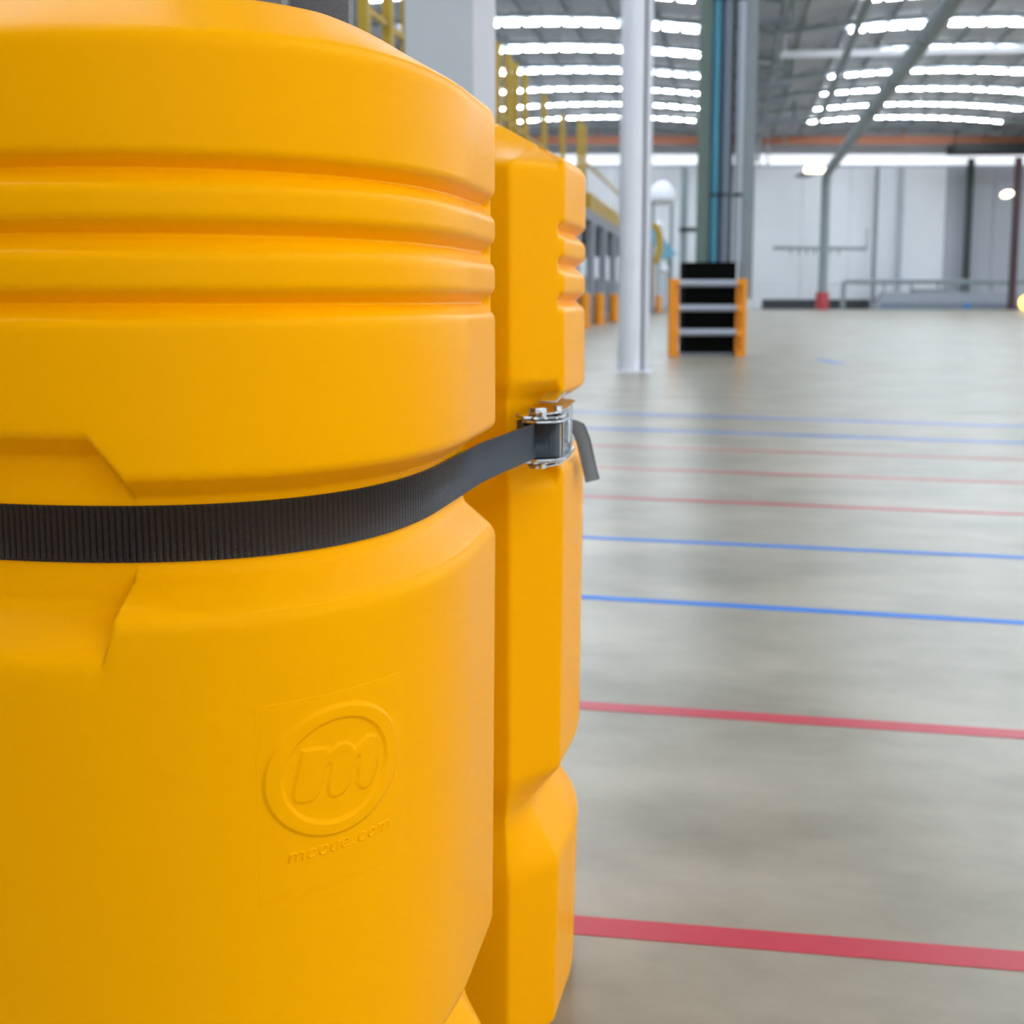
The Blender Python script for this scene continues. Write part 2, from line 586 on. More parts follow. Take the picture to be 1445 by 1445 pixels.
def rounded(cols, nb=7):
    ins, hh = profile_points(cols)
    ins = np.concatenate([ins, np.array([p[0] for p in cen])[:, None]], 1)      # last column: pure recess profile
    hh = np.concatenate([hh, np.array([p[1] for p in cen])[:, None]], 1)
    hh[:2, -1] = (.206, .200)
    kpos = [0.0]
    P = np.stack([ins, hh], -1)         # K, n, 2
    K = P.shape[0]
    rows = [P[0]]
    for k in range(1, K - 1):
        a, b, c_ = P[k - 1], P[k], P[k + 1]
        la = np.linalg.norm(a - b, axis=1)[:, None] + 1e-9
        lb = np.linalg.norm(c_ - b, axis=1)[:, None] + 1e-9
        d = np.minimum(np.minimum(la, lb) * 0.48, fillet[k])
        p0, p2 = b + (a - b) / la * d, b + (c_ - b) / lb * d
        for t in np.linspace(0, 1, nb):
            rows.append((1 - t) ** 2 * p0 + 2 * t * (1 - t) * b + t * t * p2)
            kpos.append(k + (t - 0.5) * 0.3)
    rows.append(P[-1])
    kpos.append(K - 1.0)
    # add rows inside long stretches
    out = [rows[0]]
    kk = [kpos[0]]
    for ri, r in enumerate(rows[1:]):
        k0, k1 = kpos[ri], kpos[ri + 1]
        L = np.linalg.norm(r - out[-1], axis=1).max()
        n = max(int(L / 0.03), 20 if 17 <= (k0 + k1) / 2 <= 18 else 0)
        prev = out[-1]
        for j in range(1, n + 1):
            out.append(prev + (r - prev) * j / (n + 1))
            kk.append(k0 + (k1 - k0) * j / (n + 1))
        out.append(r)
        kk.append(k1)
    out, kk = np.stack(out), np.array(kk)[:, None]        # rows, n + 1, 2
    ua, ub = np.full_like(kk, 0.128), np.full_like(kk, 0.150)
    f_ = np.clip(kk - 17, 0, 1)
    low = kk > 16.4
    ua = np.where(low, 0.1415 - 0.0085 * f_, ua)
    ub = np.where(low, 0.1485 - 0.0085 * f_, ub)
    W = np.where(vcol[cols][None] > 0.42, 1 - np.clip((ucol[cols][None] - ua) / (ub - ua), 0, 1), 0.0)[:, :, None]
    return out[:, :-1] * (1 - W) + out[:, -1:] * W


def taper(h):
    return 0.006 * np.clip((-h - 0.2) / 0.68, 0, 1)


cols = np.arange(0, NCOL, 2)
RP = rounded(cols)
ins = RP[:, :, 0] + taper(RP[:, :, 1])
itop = RP[:, :, 0]
is_top = (RP[:, :, 1] > 0.150)[:, :, None]
XY = fine[cols][None] + np.where(is_top, dtop[cols][None] * np.minimum(itop, 0.05)[:, :, None], disp[cols][None] * ins[:, :, None])
cen_top = np.array((0.0, 0.36))
XY = XY + np.where(is_top, (cen_top - XY) * (np.maximum(itop - 0.05, 0) * 4)[:, :, None], 0)
P3 = np.concatenate([XY, (RP[:, :, 1] + CAMH)[:, :, None]], -1)
shell_me = grid_mesh('bumper_half', P3, wrap=True, caps=True)
for p in list(shell_me.polygons)[-2:]: p.use_smooth = False
shell_me.materials.append(M['yellow'])

protF = bpy.data.objects.new('column_protector', shell_me)
C.objects.link(protF)
protF.location = ORIG
protF.rotation_euler = (0, 0, ROT + math.pi)
tag(protF, 'large yellow plastic column protector half in the foreground with an embossed round emblem', 'column protector', 'yellow protector halves round the column')
protR = protF.copy()
C.objects.link(protR)
protR.rotation_euler = (0, 0, ROT)
protR['label'] = 'yellow protector half farther back at right, its flat chamfered end face beside the ratchet buckle'

# ---- emblem: fine patch of the moulded face, cut into plate, ring, letter, lettering
def pdist(px, py, segs, closed_poly=None):
    d = np.full(px.shape, 1e9)
    for (ax, ay), (bx, by) in segs:
        dx, dy = bx - ax, by - ay
        t = np.clip(((px - ax) * dx + (py - ay) * dy) / (dx * dx + dy * dy + 1e-12), 0, 1)
        d = np.minimum(d, np.hypot(px - ax - t * dx, py - ay - t * dy))
    if closed_poly is not None:
        ins_ = np.zeros(px.shape, bool)
        n = len(closed_poly)
        for i in range(n):
            (x1, y1), (x2, y2) = closed_poly[i], closed_poly[(i + 1) % n]
            c_ = ((y1 > py) != (y2 > py)) & (px < (x2 - x1) * (py - y1) / ((y2 - y1) if abs(y2 - y1) > 1e-12 else 1e-12) + x1)
            ins_ ^= c_
        d = np.where(ins_, -d, d)
    return d


def bump01(d, w0):          # d<0 inside; soft shoulder of width w0
    t = np.clip((-d) / w0 + 0.5, 0, 1)
    return t * t * (3 - 2 * t)


STEP = 0.00042
aa = np.arange(-0.066, 0.064, STEP)
bb = np.arange(0.062, -0.092, -STEP)
A, B = np.meshgrid(aa, bb)
# plate outline (slightly raised insert)
pl = np.maximum(np.abs(A) - 0.060, np.maximum(B - 0.0575, -B - 0.087))
H = -0.0010 + 0.00115 * bump01(pl, 0.0030) + 0.00012 * bump01(np.maximum(np.abs(A) - 0.0562, np.maximum(B - 0.0540, -B - 0.0835)), 0.0016)
# ring
def ell(a, b):
    e = np.sqrt((A / a) ** 2 + (B / b) ** 2)
    return (e - 1) * e / np.maximum(np.sqrt((A / a ** 2) ** 2 + (B / b ** 2) ** 2), 1e-6)


dring = np.maximum(ell(0.0545, 0.0468), -ell(0.0415, 0.0372))
hring = 0.0019 * bump01(dring, 0.0036)
mp = [(-24.2, 14.9), (-14, 14.2), (-5.2, 12.9), (-4.8, 10.2), (-2, 11.3), (1, 12.6), (4, 13.4), (7.9, 13.3), (12, 11.2), (15.6, 7.1), (20, 10.5), (25, 12.8), (30.0, 12.6), (34.4, 9.8),
      (36.2, 5.6), (35.2, -4), (33.0, -13), (31.8, -14.2), (28.4, -20), (23.4, -21.3), (18.6, -19.6), (16.9, -15.5), (18.3, -5), (19.6, 0), (19.2, 1.9), (17.2, 1.9), (15.6, -.3), (13.5, -8),
      (11.5, -14), (6, -19), (-.5, -20.4), (-5.2, -18.4), (-6.3, -14.1), (-4.5, -4), (-3.3, 1), (-4, 2.6), (-6, 2.4), (-7.5, 1), (-9.5, -8), (-12.3, -15), (-17, -18.5), (-23.1, -18.8),
      (-29, -17.2), (-31.3, -13.4), (-29, -3), (-26, 8)]
mp = [((x - 2.0) * 1e-3 * 1.04, (y + 3.0) * 1e-3 * 1.14) for x, y in mp]
dm = pdist(A, B, [(mp[i], mp[(i + 1) % len(mp)]) for i in range(len(mp))], mp)
hm = 0.0013 * bump01(dm, 0.0030)


def arcpts(cx, cy, r, a0, a1, n=14, sy=1.0):
    return [(cx + r * math.cos(R(a0 + (a1 - a0) * i / n)), cy + sy * r * math.sin(R(a0 + (a1 - a0) * i / n))) for i in range(n + 1)]


GL = {
    'm': ([[(0, 0), (0, 1)], [(0, .6)] + arcpts(.42, .6, .42, 180, 0) [1:] + [(.84, 0)], [(.84, .6)] + arcpts(1.26, .6, .42, 180, 0)[1:] + [(1.68, 0)]], 1.68),
    'c': ([arcpts(.5, .5, .5, 50, 310)], .9),
    'u': ([[(0, 1), (0, .42)] + arcpts(.42, .42, .42, 180, 360)[1:] + [(.84, 1)], [(.84, .4), (.84, 0)]], .84),
    'e': ([[(0, .52), (1.0, .52)] + arcpts(.5, .5, .5, 3, 310)], 1.0),
    'o': ([arcpts(.5, .5, .5, 0, 360, 20)], 1.0),
    '.': ([[(0.1, 0), (0.12, 0.02)]], .2),
}
hx = 0.0057
segs = []
cur = 0.0
for ch in 'mccue.com':
    strokes, wd = GL[ch]
    for st in strokes:
        pts = [((cur + p[0] + p[1] * 0.18) * hx, p[1] * hx) for p in st]
        segs += list(zip(pts[:-1], pts[1:]))
    cur += wd + 0.62
tw = (cur - 0.62) * hx
sc = 0.082 / tw
segs = [((a[0] * sc - 0.038, a[1] - 0.0590), (b[0] * sc - 0.038, b[1] - 0.0590)) for a, b in segs]
dt = pdist(A, B, segs) - 0.00052
ht = 0.0010 * bump01(dt, 0.0007)
H = H + hring + hm + ht
# place on the curved face: local column index at the emblem centre
EMB_H = -0.3305
i0 = nearest(-0.2570, 0.4455)
EMB = {'i0': i0}
colf = (i0 + A / (sarc[1] - sarc[0]))
ci = np.clip(np.floor(colf).astype(int), 0, NCOL - 2)
fr = (colf - ci)[..., None]
base = fine[ci] * (1 - fr) + fine[ci + 1] * fr
nn = nrm[ci] * (1 - fr) + nrm[ci + 1] * fr
hh_ = EMB_H + B
XYp = base + nn * (H - taper(hh_))[..., None]
PP = np.concatenate([XYp, (hh_ + CAMH)[..., None]], -1)


def sub_mesh(name, mask, parent):
    nr, nc = mask.shape
    fm = mask[:-1, :-1] | mask[1:, :-1] | mask[:-1, 1:] | mask[1:, 1:]
    idx = np.arange(nr * nc).reshape(nr, nc)
    q = np.stack([idx[:-1, :-1], idx[1:, :-1], idx[1:, 1:], idx[:-1, 1:]], -1)[fm]
    used, inv = np.unique(q, return_inverse=True)
    me = bpy.data.meshes.new(name)
    me.from_pydata(PP.reshape(-1, 3)[used].tolist(), [], inv.reshape(-1, 4).tolist())
    me.polygons.foreach_set('use_smooth', [True] * len(me.polygons))
    return link(name, me, M['yellow'], parent), fm


mr_, mm_, mt_ = hring > 1e-5, hm > 1e-5, ht > 1e-5
plate, fm0 = None, None
o1, f1 = sub_mesh('emblem_ring', mr_, protF)
o2, f2 = sub_mesh('emblem_letter', mm_, protF)
o3, f3 = sub_mesh('web_lettering', mt_, protF)
rest = ~(f1 | f2 | f3)
nr, nc = A.shape
idx = np.arange(nr * nc).reshape(nr, nc)
q = np.stack([idx[:-1, :-1], idx[1:, :-1], idx[1:, 1:], idx[:-1, 1:]], -1)[rest]
used, inv = np.unique(q, return_inverse=True)
me = bpy.data.meshes.new('emblem_plate')
me.from_pydata(PP.reshape(-1, 3)[used].tolist(), [], inv.reshape(-1, 4).tolist())
me.polygons.foreach_set('use_smooth', [True] * len(me.polygons))
link('emblem_plate', me, M['yellow'], protF)
o1['label'] = 'raised oval ring of the emblem'
o2['label'] = 'raised letter m inside the ring'
o3['label'] = 'small raised web address reading mccue.com'

# ---- column inside the protector
col = empty('steel_column', ORIG, ROT)
tag(col, 'grey column standing inside the yellow protector, its top edge just visible above', 'column')
MB().box(-0.085, 0.075, -0.098, -0.084, 0.012, 5.2).build('flange', M['darkcol'], col)
MB().box(-0.085, 0.075, 0.084, 0.098, 0.012, 5.2).build('flange', M['darkcol'], col)
MB().box(-0.012, 0.004, -0.084, 0.084, 0.012, 5.2).build('web', M['darkcol'], col)
MB().box(-0.2, 0.2, -0.1, 0.1, 0.0, 0.012).build('base_plate', M['darkcol'], col)

# ------------------------------------------------------------------ ratchet strap
SH = -0.158          # strap centre height relative to the eye
chan = fine - nrm * 0.030
allp = np.vstack([chan, -chan])
pts = sorted(map(tuple, allp.tolist()))


def hull(pts):
    lo, up_ = [], []
    for p in pts:
        while len(lo) >= 2 and (lo[-1][0] - lo[-2][0]) * (p[1] - lo[-2][1]) - (lo[-1][1] - lo[-2][1]) * (p[0] - lo[-2][0]) <= 0: lo.pop()
        lo.append(p)
    for p in reversed(pts):
        while len(up_) >= 2 and (up_[-1][0] - up_[-2][0]) * (p[1] - up_[-2][1]) - (up_[-1][1] - up_[-2][1]) * (p[0] - up_[-2][0]) <= 0: up_.pop()
        up_.append(p)
    return lo[:-1] + up_[:-1]


hp = resample(hull(pts), 0.001)
hp = gsmooth(hp, 6.0)
ht_ = np.roll(hp, -1, 0) - np.roll(hp, 1, 0)
ht_ /= np.linalg.norm(ht_, axis=1)[:, None]
hn = np.stack([ht_[:, 1], -ht_[:, 0]], 1)
# run from the buckle (u>0, v=0.05) clockwise round the front and the back to the fixed end (v=0.24)
SPU, SPV = 0.301, 0.066
ia = int(np.argmin((hp[:, 0] - 0.30) ** 2 + (hp[:, 1] - (SPV - 0.035)) ** 2))
ib = int(np.argmin((hp[:, 0] - 0.30) ** 2 + (hp[:, 1] - 0.235) ** 2))
n = len(hp)
order = [(ia - k) % n for k in range((ia - ib) % n + 1)]
path, pn = hp[order], hn[order]
RIB = 0.0044
ss = np.arange(len(path)) * 0.001
fs_ = np.arange(0, ss[-1], RIB / 8)
cx_ = np.interp(fs_, ss, path[:, 0])
cy_ = np.interp(fs_, ss, path[:, 1])
nx_ = np.interp(fs_, ss, pn[:, 0])
ny_ = np.interp(fs_, ss, pn[:, 1])
SW, ST = 0.0388, 0.0016
rib = 0.0009 * np.abs(np.sin(math.pi * fs_ / RIB)) ** 0.7
# short lead-in onto the spindle roll
lead = np.clip((0.17 - fs_) / 0.17, 0, 1) ** 1.25
sect = [(-SW / 2, 0.0003), (-SW / 2, ST), (-SW / 2 + 0.001, ST + 0.0002), (SW / 2 - 0.001, ST + 0.0002), (SW / 2, ST), (SW / 2, 0.0003)]
rows = []
for j, (b, off) in enumerate(sect):
    o_ = off + (rib if j in (2, 3) else rib * 0.6 if j in (1, 4) else 0) + 0.018 * lead
    rows.append(np.stack([cx_ + nx_ * o_, cy_ + ny_ * o_, np.full_like(cx_, CAMH + SH + b)], -1))
SPm = np.stack(rows)
me = grid_mesh('webbing', SPm)
bm = bmesh.new()
bm.from_mesh(me)
bmesh.ops.recalc_face_normals(bm, faces=bm.faces)
bm.to_mesh(me)
bm.free()


def strap_uv(me, nrows, slist, wlist):
    uvl = me.uv_layers.new(name='UVMap')
    nc = len(slist)
    li = np.zeros(len(me.loops), int)
    me.loops.foreach_get('vertex_index', li)
    uv = np.stack([np.asarray(slist)[li % nc], np.asarray(wlist)[li // nc]], -1)
    uvl.data.foreach_set('uv', uv.reshape(-1).tolist())


strap_uv(me, len(sect), fs_, [s[0] for s in sect])
rs = empty('ratchet_strap', ORIG, ROT)
tag(rs, 'black webbing strap with bright metal ratchet buckle holding both yellow protector halves together', 'ratchet strap')
web = link('webbing', me, M['strap'], rs, True)


# buckle frame: p along +v from the spindle, q outward (+u), h up
def RL(p, q, h):
    return Vector((SPU + q, SPV + p, CAMH + SH + h))


BM4 = Matrix(((0, 1, 0, SPU), (1, 0, 0, SPV), (0, 0, 1, CAMH + SH), (0, 0, 0, 1)))   # (p,q,h) -> local


def rounded_poly(pts, rad, n=5):
    out = []
    N = len(pts)
    for i in range(N):
        a, b, c_ = Vector(pts[i - 1]), Vector(pts[i]), Vector(pts[(i + 1) % N])
        da, dc = (a - b), (c_ - b)
        d = min(rad, da.length * .45, dc.length * .45)
        p0, p2 = b + da.normalized() * d, b + dc.normalized() * d
        for t in np.linspace(0, 1, n):
            out.append(tuple((1 - t) ** 2 * p0 + 2 * t * (1 - t) * b + t * t * p2))
    return out


# strap roll: spiral of webbing round the spindle
ts = np.linspace(0, 2 * math.pi * 3.2, 420)
rr = 0.0095 + 0.0155 * ts / ts[-1]
rip = 0.0005 * np.abs(np.sin(ts * rr / 0.0044 * math.pi / 1.0)) ** 0.7
rws = []
for off, b in ((0, -SW / 2), (0.0014, -SW / 2), (0.0014, SW / 2), (0, SW / 2)):
    r_ = rr + off + (rip if off else 0)
    rws.append(np.stack([SPU + np.cos(ts) * r_, SPV + np.sin(ts) * r_, np.full_like(ts, CAMH + SH + b)], -1))
me = grid_mesh('strap_roll', np.stack(rws))
strap_uv(me, 4, ts * rr, [-SW / 2, -SW / 2, SW / 2, SW / 2])
bm = bmesh.new(); bm.from_mesh(me); bmesh.ops.recalc_face_normals(bm, faces=bm.faces); bm.to_mesh(me); bm.free()
link('strap_roll', me, M['strap'], rs, True)
plate_poly = rounded_poly([(-0.034, -0.012), (0.02, -0.014), (0.150, -0.008), (0.153, 0.004), (0.10, 0.018), (0.03, 0.032), (-0.02, 0.033), (-0.036, 0.012)], 0.014)
for h0, h1 in ((0.0200, 0.0225), (-0.0225, -0.0200)):
    MB().prism(plate_poly, h0, h1, BM4).build('side_plate', M['zinc'], rs, bevel=0.0006)


def gear(r, n, tooth):
    out = []
    for i in range(n):
        a = 2 * math.pi * i / n
        b = 2 * math.pi * (i + 0.62) / n
        out += [(r * math.cos(a), r * math.sin(a)), ((r + tooth) * math.cos(b), (r + tooth) * math.sin(b)), ((r + tooth) * math.cos(b + 0.08), (r + tooth) * math.sin(b + 0.08))]
    return out


for h0, h1 in ((0.0235, 0.0265), (-0.0265, -0.0235)):
    MB().prism([(p, q + 0.004) for p, q in gear(0.0225, 13, 0.0065)], h0, h1, BM4).build('ratchet_wheel', M['zinc'], rs, bevel=0.0005)
# handle: two arms and grip plates
arm_poly = rounded_poly([(-0.022, -0.008), (0.02, -0.012), (0.12, -0.010), (0.152, -0.006), (0.158, 0.010), (0.14, 0.020), (0.06, 0.026), (0.0, 0.027), (-0.024, 0.014)], 0.012)
hd = None
for h0, h1 in ((0.0285, 0.0305), (-0.0305, -0.0285)):
    MB().prism(arm_poly, h0, h1, BM4).build('handle_arm', M['zinc'], rs, bevel=0.0005)
MB().tube([RL(0.146, 0.008, -0.0285), RL(0.146, 0.008, 0.0285)], 0.0075, 16).build('grip', M['zinc'], rs, True)
mt4 = Matrix.Translation((SPU, SPV, CAMH + SH)) @ Matrix(((0, 1, 0, 0), (1, 0, 0, 0), (0, 0, 1, 0), (0, 0, 0, 1)))
MB().box(0.046, 0.118, 0.0225, 0.0245, -0.0283, 0.0283, mt4 @ Matrix.Rotation(R(-3), 4, 'Z')).build('latch_plate', M['zinc'], rs, bevel=0.0006)
MB().box(0.058, 0.084, 0.0245, 0.030, -0.014, 0.014, mt4 @ Matrix.Rotation(R(-3), 4, 'Z')).build('latch_tab', M['zinc'], rs, bevel=0.002)
MB().tube([RL(0, 0, -0.034), RL(0, 0, 0.034)], 0.0075, 14).build('spindle', M['zinc'], rs, True)
for s in (-1, 1):
    MB().tube([RL(0.0, 0.0, s * 0.0285), RL(0, 0, s * 0.0345)], 0.0105, 8).build('spindle_nut', M['zinc'], rs, bevel=0.0008)
    MB().tube([RL(-0.020, 0.010, s * 0.0265), RL(-0.020, 0.010, s * 0.0315)], 0.0042, 12).build('rivet', M['zinc'], rs, True)
    MB().tube([RL(0.030, 0.018, s * 0.0300), RL(0.030, 0.018, s * 0.0340)], 0.0050, 12).build('rivet', M['zinc'], rs, True)
MB().tube([RL(0.118, 0.000, -0.028), RL(0.118, 0.000, 0.028)], 0.006, 14).build('fixed_bolt', M['zinc'], rs, True)
MB().box(0.035, 0.100, -0.006, 0.016, 0.0335, 0.0360, mt4 @ Matrix.Rotation(R(-6), 4, 'Y')).build('release_lever', M['zinc'], rs, bevel=0.0008)
# loose tail hanging from the spindle past the handle
tp0 = RL(0.145, 0.020, 0.002)
tailc = [(0.120, 0.012, 0.006), (0.150, 0.020, -0.002), (0.172, 0.025, -0.026), (0.184, 0.029, -0.054), (0.192, 0.034, -0.080)]
cs = np.array(tailc)
tt = np.linspace(0, len(cs) - 1, 40)
cc = np.stack([np.interp(tt, np.arange(len(cs)), cs[:, k]) for k in range(3)], -1)
for _ in range(3): cc[1:-1] = (cc[:-2] + 2 * cc[1:-1] + cc[2:]) / 4
wv = np.array([0.85, 0.40, 0.02])
wv = wv / np.linalg.norm(wv) * 0.0150
rws = []
for sgn, th in ((-1, 0), (-1, 0.0015), (1, 0.0015), (1, 0)):
    q3 = cc + wv * sgn + np.array([0, 1, 0.2]) * th
    rws.append(np.stack([SPU + q3[:, 1], SPV + q3[:, 0], CAMH + SH + q3[:, 2]], -1))
me = grid_mesh('strap_tail', np.stack(rws))
strap_uv(me, 4, np.linspace(0, 0.12, 40), [-0.017, -0.017, 0.017, 0.017])
bm = bmesh.new(); bm.from_mesh(me); bmesh.ops.recalc_face_normals(bm, faces=bm.faces); bm.to_mesh(me); bm.free()
tl = link('strap_tail', me, M['tail'], rs, True)
tl['label'] = 'loose end of the black strap hanging from the buckle, painted grey as if lit'

# ------------------------------------------------------------------ floor tapes
TAPES = [
    ('red', (806, 1305), (1445, 1357), 0.050, 'nearest and widest red tape line across the concrete floor'),
    ('red', (812, 995), (1445, 1037), 0.050, 'second red tape line from the front, with the two blue lines beyond it'),
    ('blue', (814, 842), (1445, 879), 0.046, 'nearer and stronger of the bright blue tape lines on the floor'),
    ('blue', (817, 758), (1445, 787), 0.046, 'second bright blue tape line, just this side of three pale red ones'),
    ('red', (817, 700), (1445, 726), 0.046, 'pale red tape line just beyond the two bright blue ones'),
    ('red', (830, 659), (1445, 682), 0.046, 'middle of the three faint far red tape lines'),
    ('red', (830, 628), (1445, 649), 0.046, 'farthest and faintest of the red tape lines, next to pale blue ones'),
    ('blue', (830, 604), (1445, 625), 0.075, 'pale far blue tape line, the nearer of the distant blue pair'),
    ('blue', (830, 582), (1445, 602), 0.085, 'farthest pale blue tape line on the shiny concrete'),
]
for colr, a, b, wd, lab in TAPES:
    pa, pb = RZ(*a), RZ(*b)
    d = (pb - pa).normalized()
    L0, L1 = pa - d * 3.5, pb + d * 5
    nrm2 = Vector((-d.y, d.x, 0))
    t = empty('floor_tape', (pa + pb) / 2)
    t.rotation_euler = (0, 0, math.atan2(d.y, d.x))
    c0, c1 = (L0 - t.location).dot(d), (L1 - t.location).dot(d)
    me = MB().box(c0, c1, -wd / 2, wd / 2, 0.0003, 0.0012).mesh('floor_tape')
    bpy.data.objects.remove(t)
    o = link('floor_tape', me, M[colr])
    o.location = (pa + pb) / 2
    o.rotation_euler = (0, 0, math.atan2(d.y, d.x))
    tag(o, lab, 'floor line')

# small blue mark far out
p = RZ(1171, 510)
o = link('floor_mark', MB().box(-0.09, 0.09, -0.5, 0.5, 0.0004, 0.0014).mesh('floor_mark'), M['blue'])
o.location = p
o.rotation_euler = (0, 0, R(14))
tag(o, 'small blue tape mark alone on the pale far floor', 'floor line')


# ------------------------------------------------------------------ columns
def hcolumn(name, base, rz, w_, dep, tf, tw_, h, mt, label, mt2=None):
    t = empty(name, base, rz)
    tag(t, label, 'column')
    MB().box(-w_ / 2, w_ / 2, -dep / 2, -dep / 2 + tf, 0.02, h).build('flange', mt, t, bevel=0.004)
    MB().box(-w_ / 2, w_ / 2, dep / 2 - tf, dep / 2, 0.02, h).build('flange', mt, t, bevel=0.004)
    MB().box(-tw_ / 2, tw_ / 2, -dep / 2 + tf, dep / 2 - tf, 0.02, h).build('web', mt2 or mt, t)
    MB().box(-w_ * .6, w_ * .6, -dep * .6, dep * .6, 0, 0.02).build('base_plate', mt, t)
    return t


# white column: tube face plus rear flange, beside the aisle
pb = RZ(893, 524)
sc_ = (pb - EYE).dot(FWD0) / F
wc = empty('white_column', pb, YAW - R(8))
tag(wc, 'slim white painted column standing on the floor left of the black and orange guard', 'column')
r0 = 33 * sc_ / 2
m = MB().tube([(-5 * sc_, 0, 0.012), (-5 * sc_, 0, 14.2)], r0, 28)
m.build('shaft', M['white'], wc, True)
MB().box(14.5 * sc_, 22 * sc_, -0.05, 0.14, 0.012, 14.2).build('flange', M['white'], wc)
MB().box(8 * sc_, 16 * sc_, 0.10, 0.13, 0.012, 14.2).build('web', M['steelgrey'], wc)  # darker than the white column: shade of the recess put into the colour
MB().box(-0.22, 0.24, -0.2, 0.2, 0, 0.012).build('base_plate', M['white'], wc)

# pale grey column right behind the protector
gx = RD(624, 300, 4.45)
gp = Vector((gx.x, gx.y, 0))
s5 = 4.45 / F
gc = empty('grey_column', gp, YAW)
tag(gc, 'broad pale grey column rising right behind the yellow protector', 'column')
MB().box(-46 * s5, 46 * s5, -0.11, 0.11, 0.012, 14.2).build('shaft', M['greycol'], gc, bevel=0.006)
MB().box(46 * s5, 74 * s5, -0.10, 0.0, 0.012, 14.2).build('edge_strip', M['white'], gc)
MB().box(-0.22, 0.25, -0.2, 0.2, 0, 0.012).build('base_plate', M['greycol'], gc)

# ------------------------------------------------------------------ black and orange guard with its column and pipes
gb = RZ(1000, 503)
gd = (gb - EYE).dot(FWD0)
sg = gd / F
cg = empty('column_guard', gb, YAW)
tag(cg, 'orange column guard with grey rails across in front of black panels', 'column guard')


def gx_(px): return (px - 1000) * sg
def gz_(py): return (503 - py) * sg


for px0, px1, side in ((942.5, 957, 1), (1037, 1051, -1)):
    x0, x1 = gx_(px0), gx_(px1)
    t_ = 0.55 * (x1 - x0)
    fx0, fx1 = (x0, x0 + t_) if side > 0 else (x1 - t_, x1)
    po = MB().box(fx0, fx1, -0.07, 0.07, 0.0, gz_(394)).build('post', M['orange'], cg, bevel=0.006)
    bx0, bx1 = (fx1, x1) if side > 0 else (x0, fx0)
    MB().box(bx0, bx1, 0.03, 0.05, 0.0, gz_(395)).build('post_flange', M['orange'], po)
    for yc, hh2 in ((399, 4), (435, 5), (470, 5), (500, 4.5)):
        MB().box(bx0, bx1, -0.07, 0.03, max(0.0, gz_(yc + hh2)), gz_(yc - hh2)).build('bracket', M['orange'], po, bevel=0.004)
for yc in (400.5, 435, 469):
    MB().tube([(gx_(957), -0.0, gz_(yc)), (gx_(1037), -0.0, gz_(yc))], 4.9 * sg, 18).build('rail', M['galv'], cg, True)
bp_ = empty('column_padding', gb + FWD0 * 0.14, YAW)
tag(bp_, 'four black padded panels stacked round the foot of the far pipe column', 'column padding')
for y0, y1 in ((371, 393), (407, 427), (442, 463), (476, 496)):
    MB().box(gx_(966), gx_(1039), 0.0, 0.5, gz_(y1 + 3.5), gz_(y0 - 3.5 if y0 > 380 else y0)).build('panel', M['black'], bp_, bevel=0.012)
MB().box(gx_(963), gx_(1040), -0.02, 0.52, 0.0, gz_(498.5)).build('base', M['midgrey'], bp_, bevel=0.01)
# column above with pipes
pc = empty('pipe_column', gb + FWD0 * 0.40, YAW)
tag(pc, 'tall grey green steel column rising from the black padding', 'column')
z1 = gz_(371) + 0.002


def px_(px): return (px - 1000) * sg * 1.025


MB().box(px_(984), px_(1001), -0.10, -0.06, z1, 14.2).build('flange', M['steelgreen'], pc)
MB().box(px_(1012), px_(1030), -0.06, 0.02, z1, 14.2).build('web', M['bluegrey'], pc)
MB().box(px_(1001), px_(1013), -0.02, 0.02, z1, 14.2).build('web', M['steelgreen'], pc)
MB().box(px_(1046), px_(1064), -0.02, 0.06, z1 - 0.6, 14.2).build('flange', M['steelgrey'], pc)
MB().box(px_(1030), px_(1034), 0.0, 0.03, z1, 14.2).build('web', M['dark'], pc)


def pipe(name, base, px0, px1, y, z0, z1_, mt, label):
    o = MB().tube([(0, 0, z0), (0, 0, z1_)], (px1 - px0) * sg * 1.025 / 2, 16).build(name, mt, None, True)
    o.location = base + RIGHT * px_((px0 + px1) / 2) + FWD0 * y
    for k in range(4):
        zz = 2.6 + k * 3.1
        MB().tube([(0, 0, zz), (0, 0, zz + 0.06)], (px1 - px0) * sg * 1.025 / 2 + 0.012, 16).build('pipe_clip', M['darkgrey'], o, True)
    return tag(o, label, 'pipe')


b_ = gb + FWD0 * 0.40
pipe('rain_pipe', b_, 1002, 1012.5, -0.12, z1, 14.2, M['bluepipe'], 'bright blue pipe running up the pipe column above the black padding')
pipe('rain_pipe', b_, 1034, 1045, -0.12, z1, 14.2, M['palepipe'], 'pale grey pipe running up the right half of the pipe column')
pipe('rain_pipe', b_, 1015, 1026, -0.14, z1, 14.2, M['bluegrey'], 'blue grey pipe between the blue pipe and the pale grey pipe')


# ------------------------------------------------------------------ roof level: ducts, beams
def duct(name, pts, r, mt, label, cat='duct'):
    o = MB().tube(pts, r, 14).build(name, mt, None, True)
    return tag(o, label, cat)


# big duct along the hall, dropping to the floor near the far wall
dp = RD(1166, 246, 84)
hz = dp.z
q1 = RX(1345, 0, dp.x)
p_end = Vector((dp.x, dp.y, hz))
st = RD(1345, 0, 1)
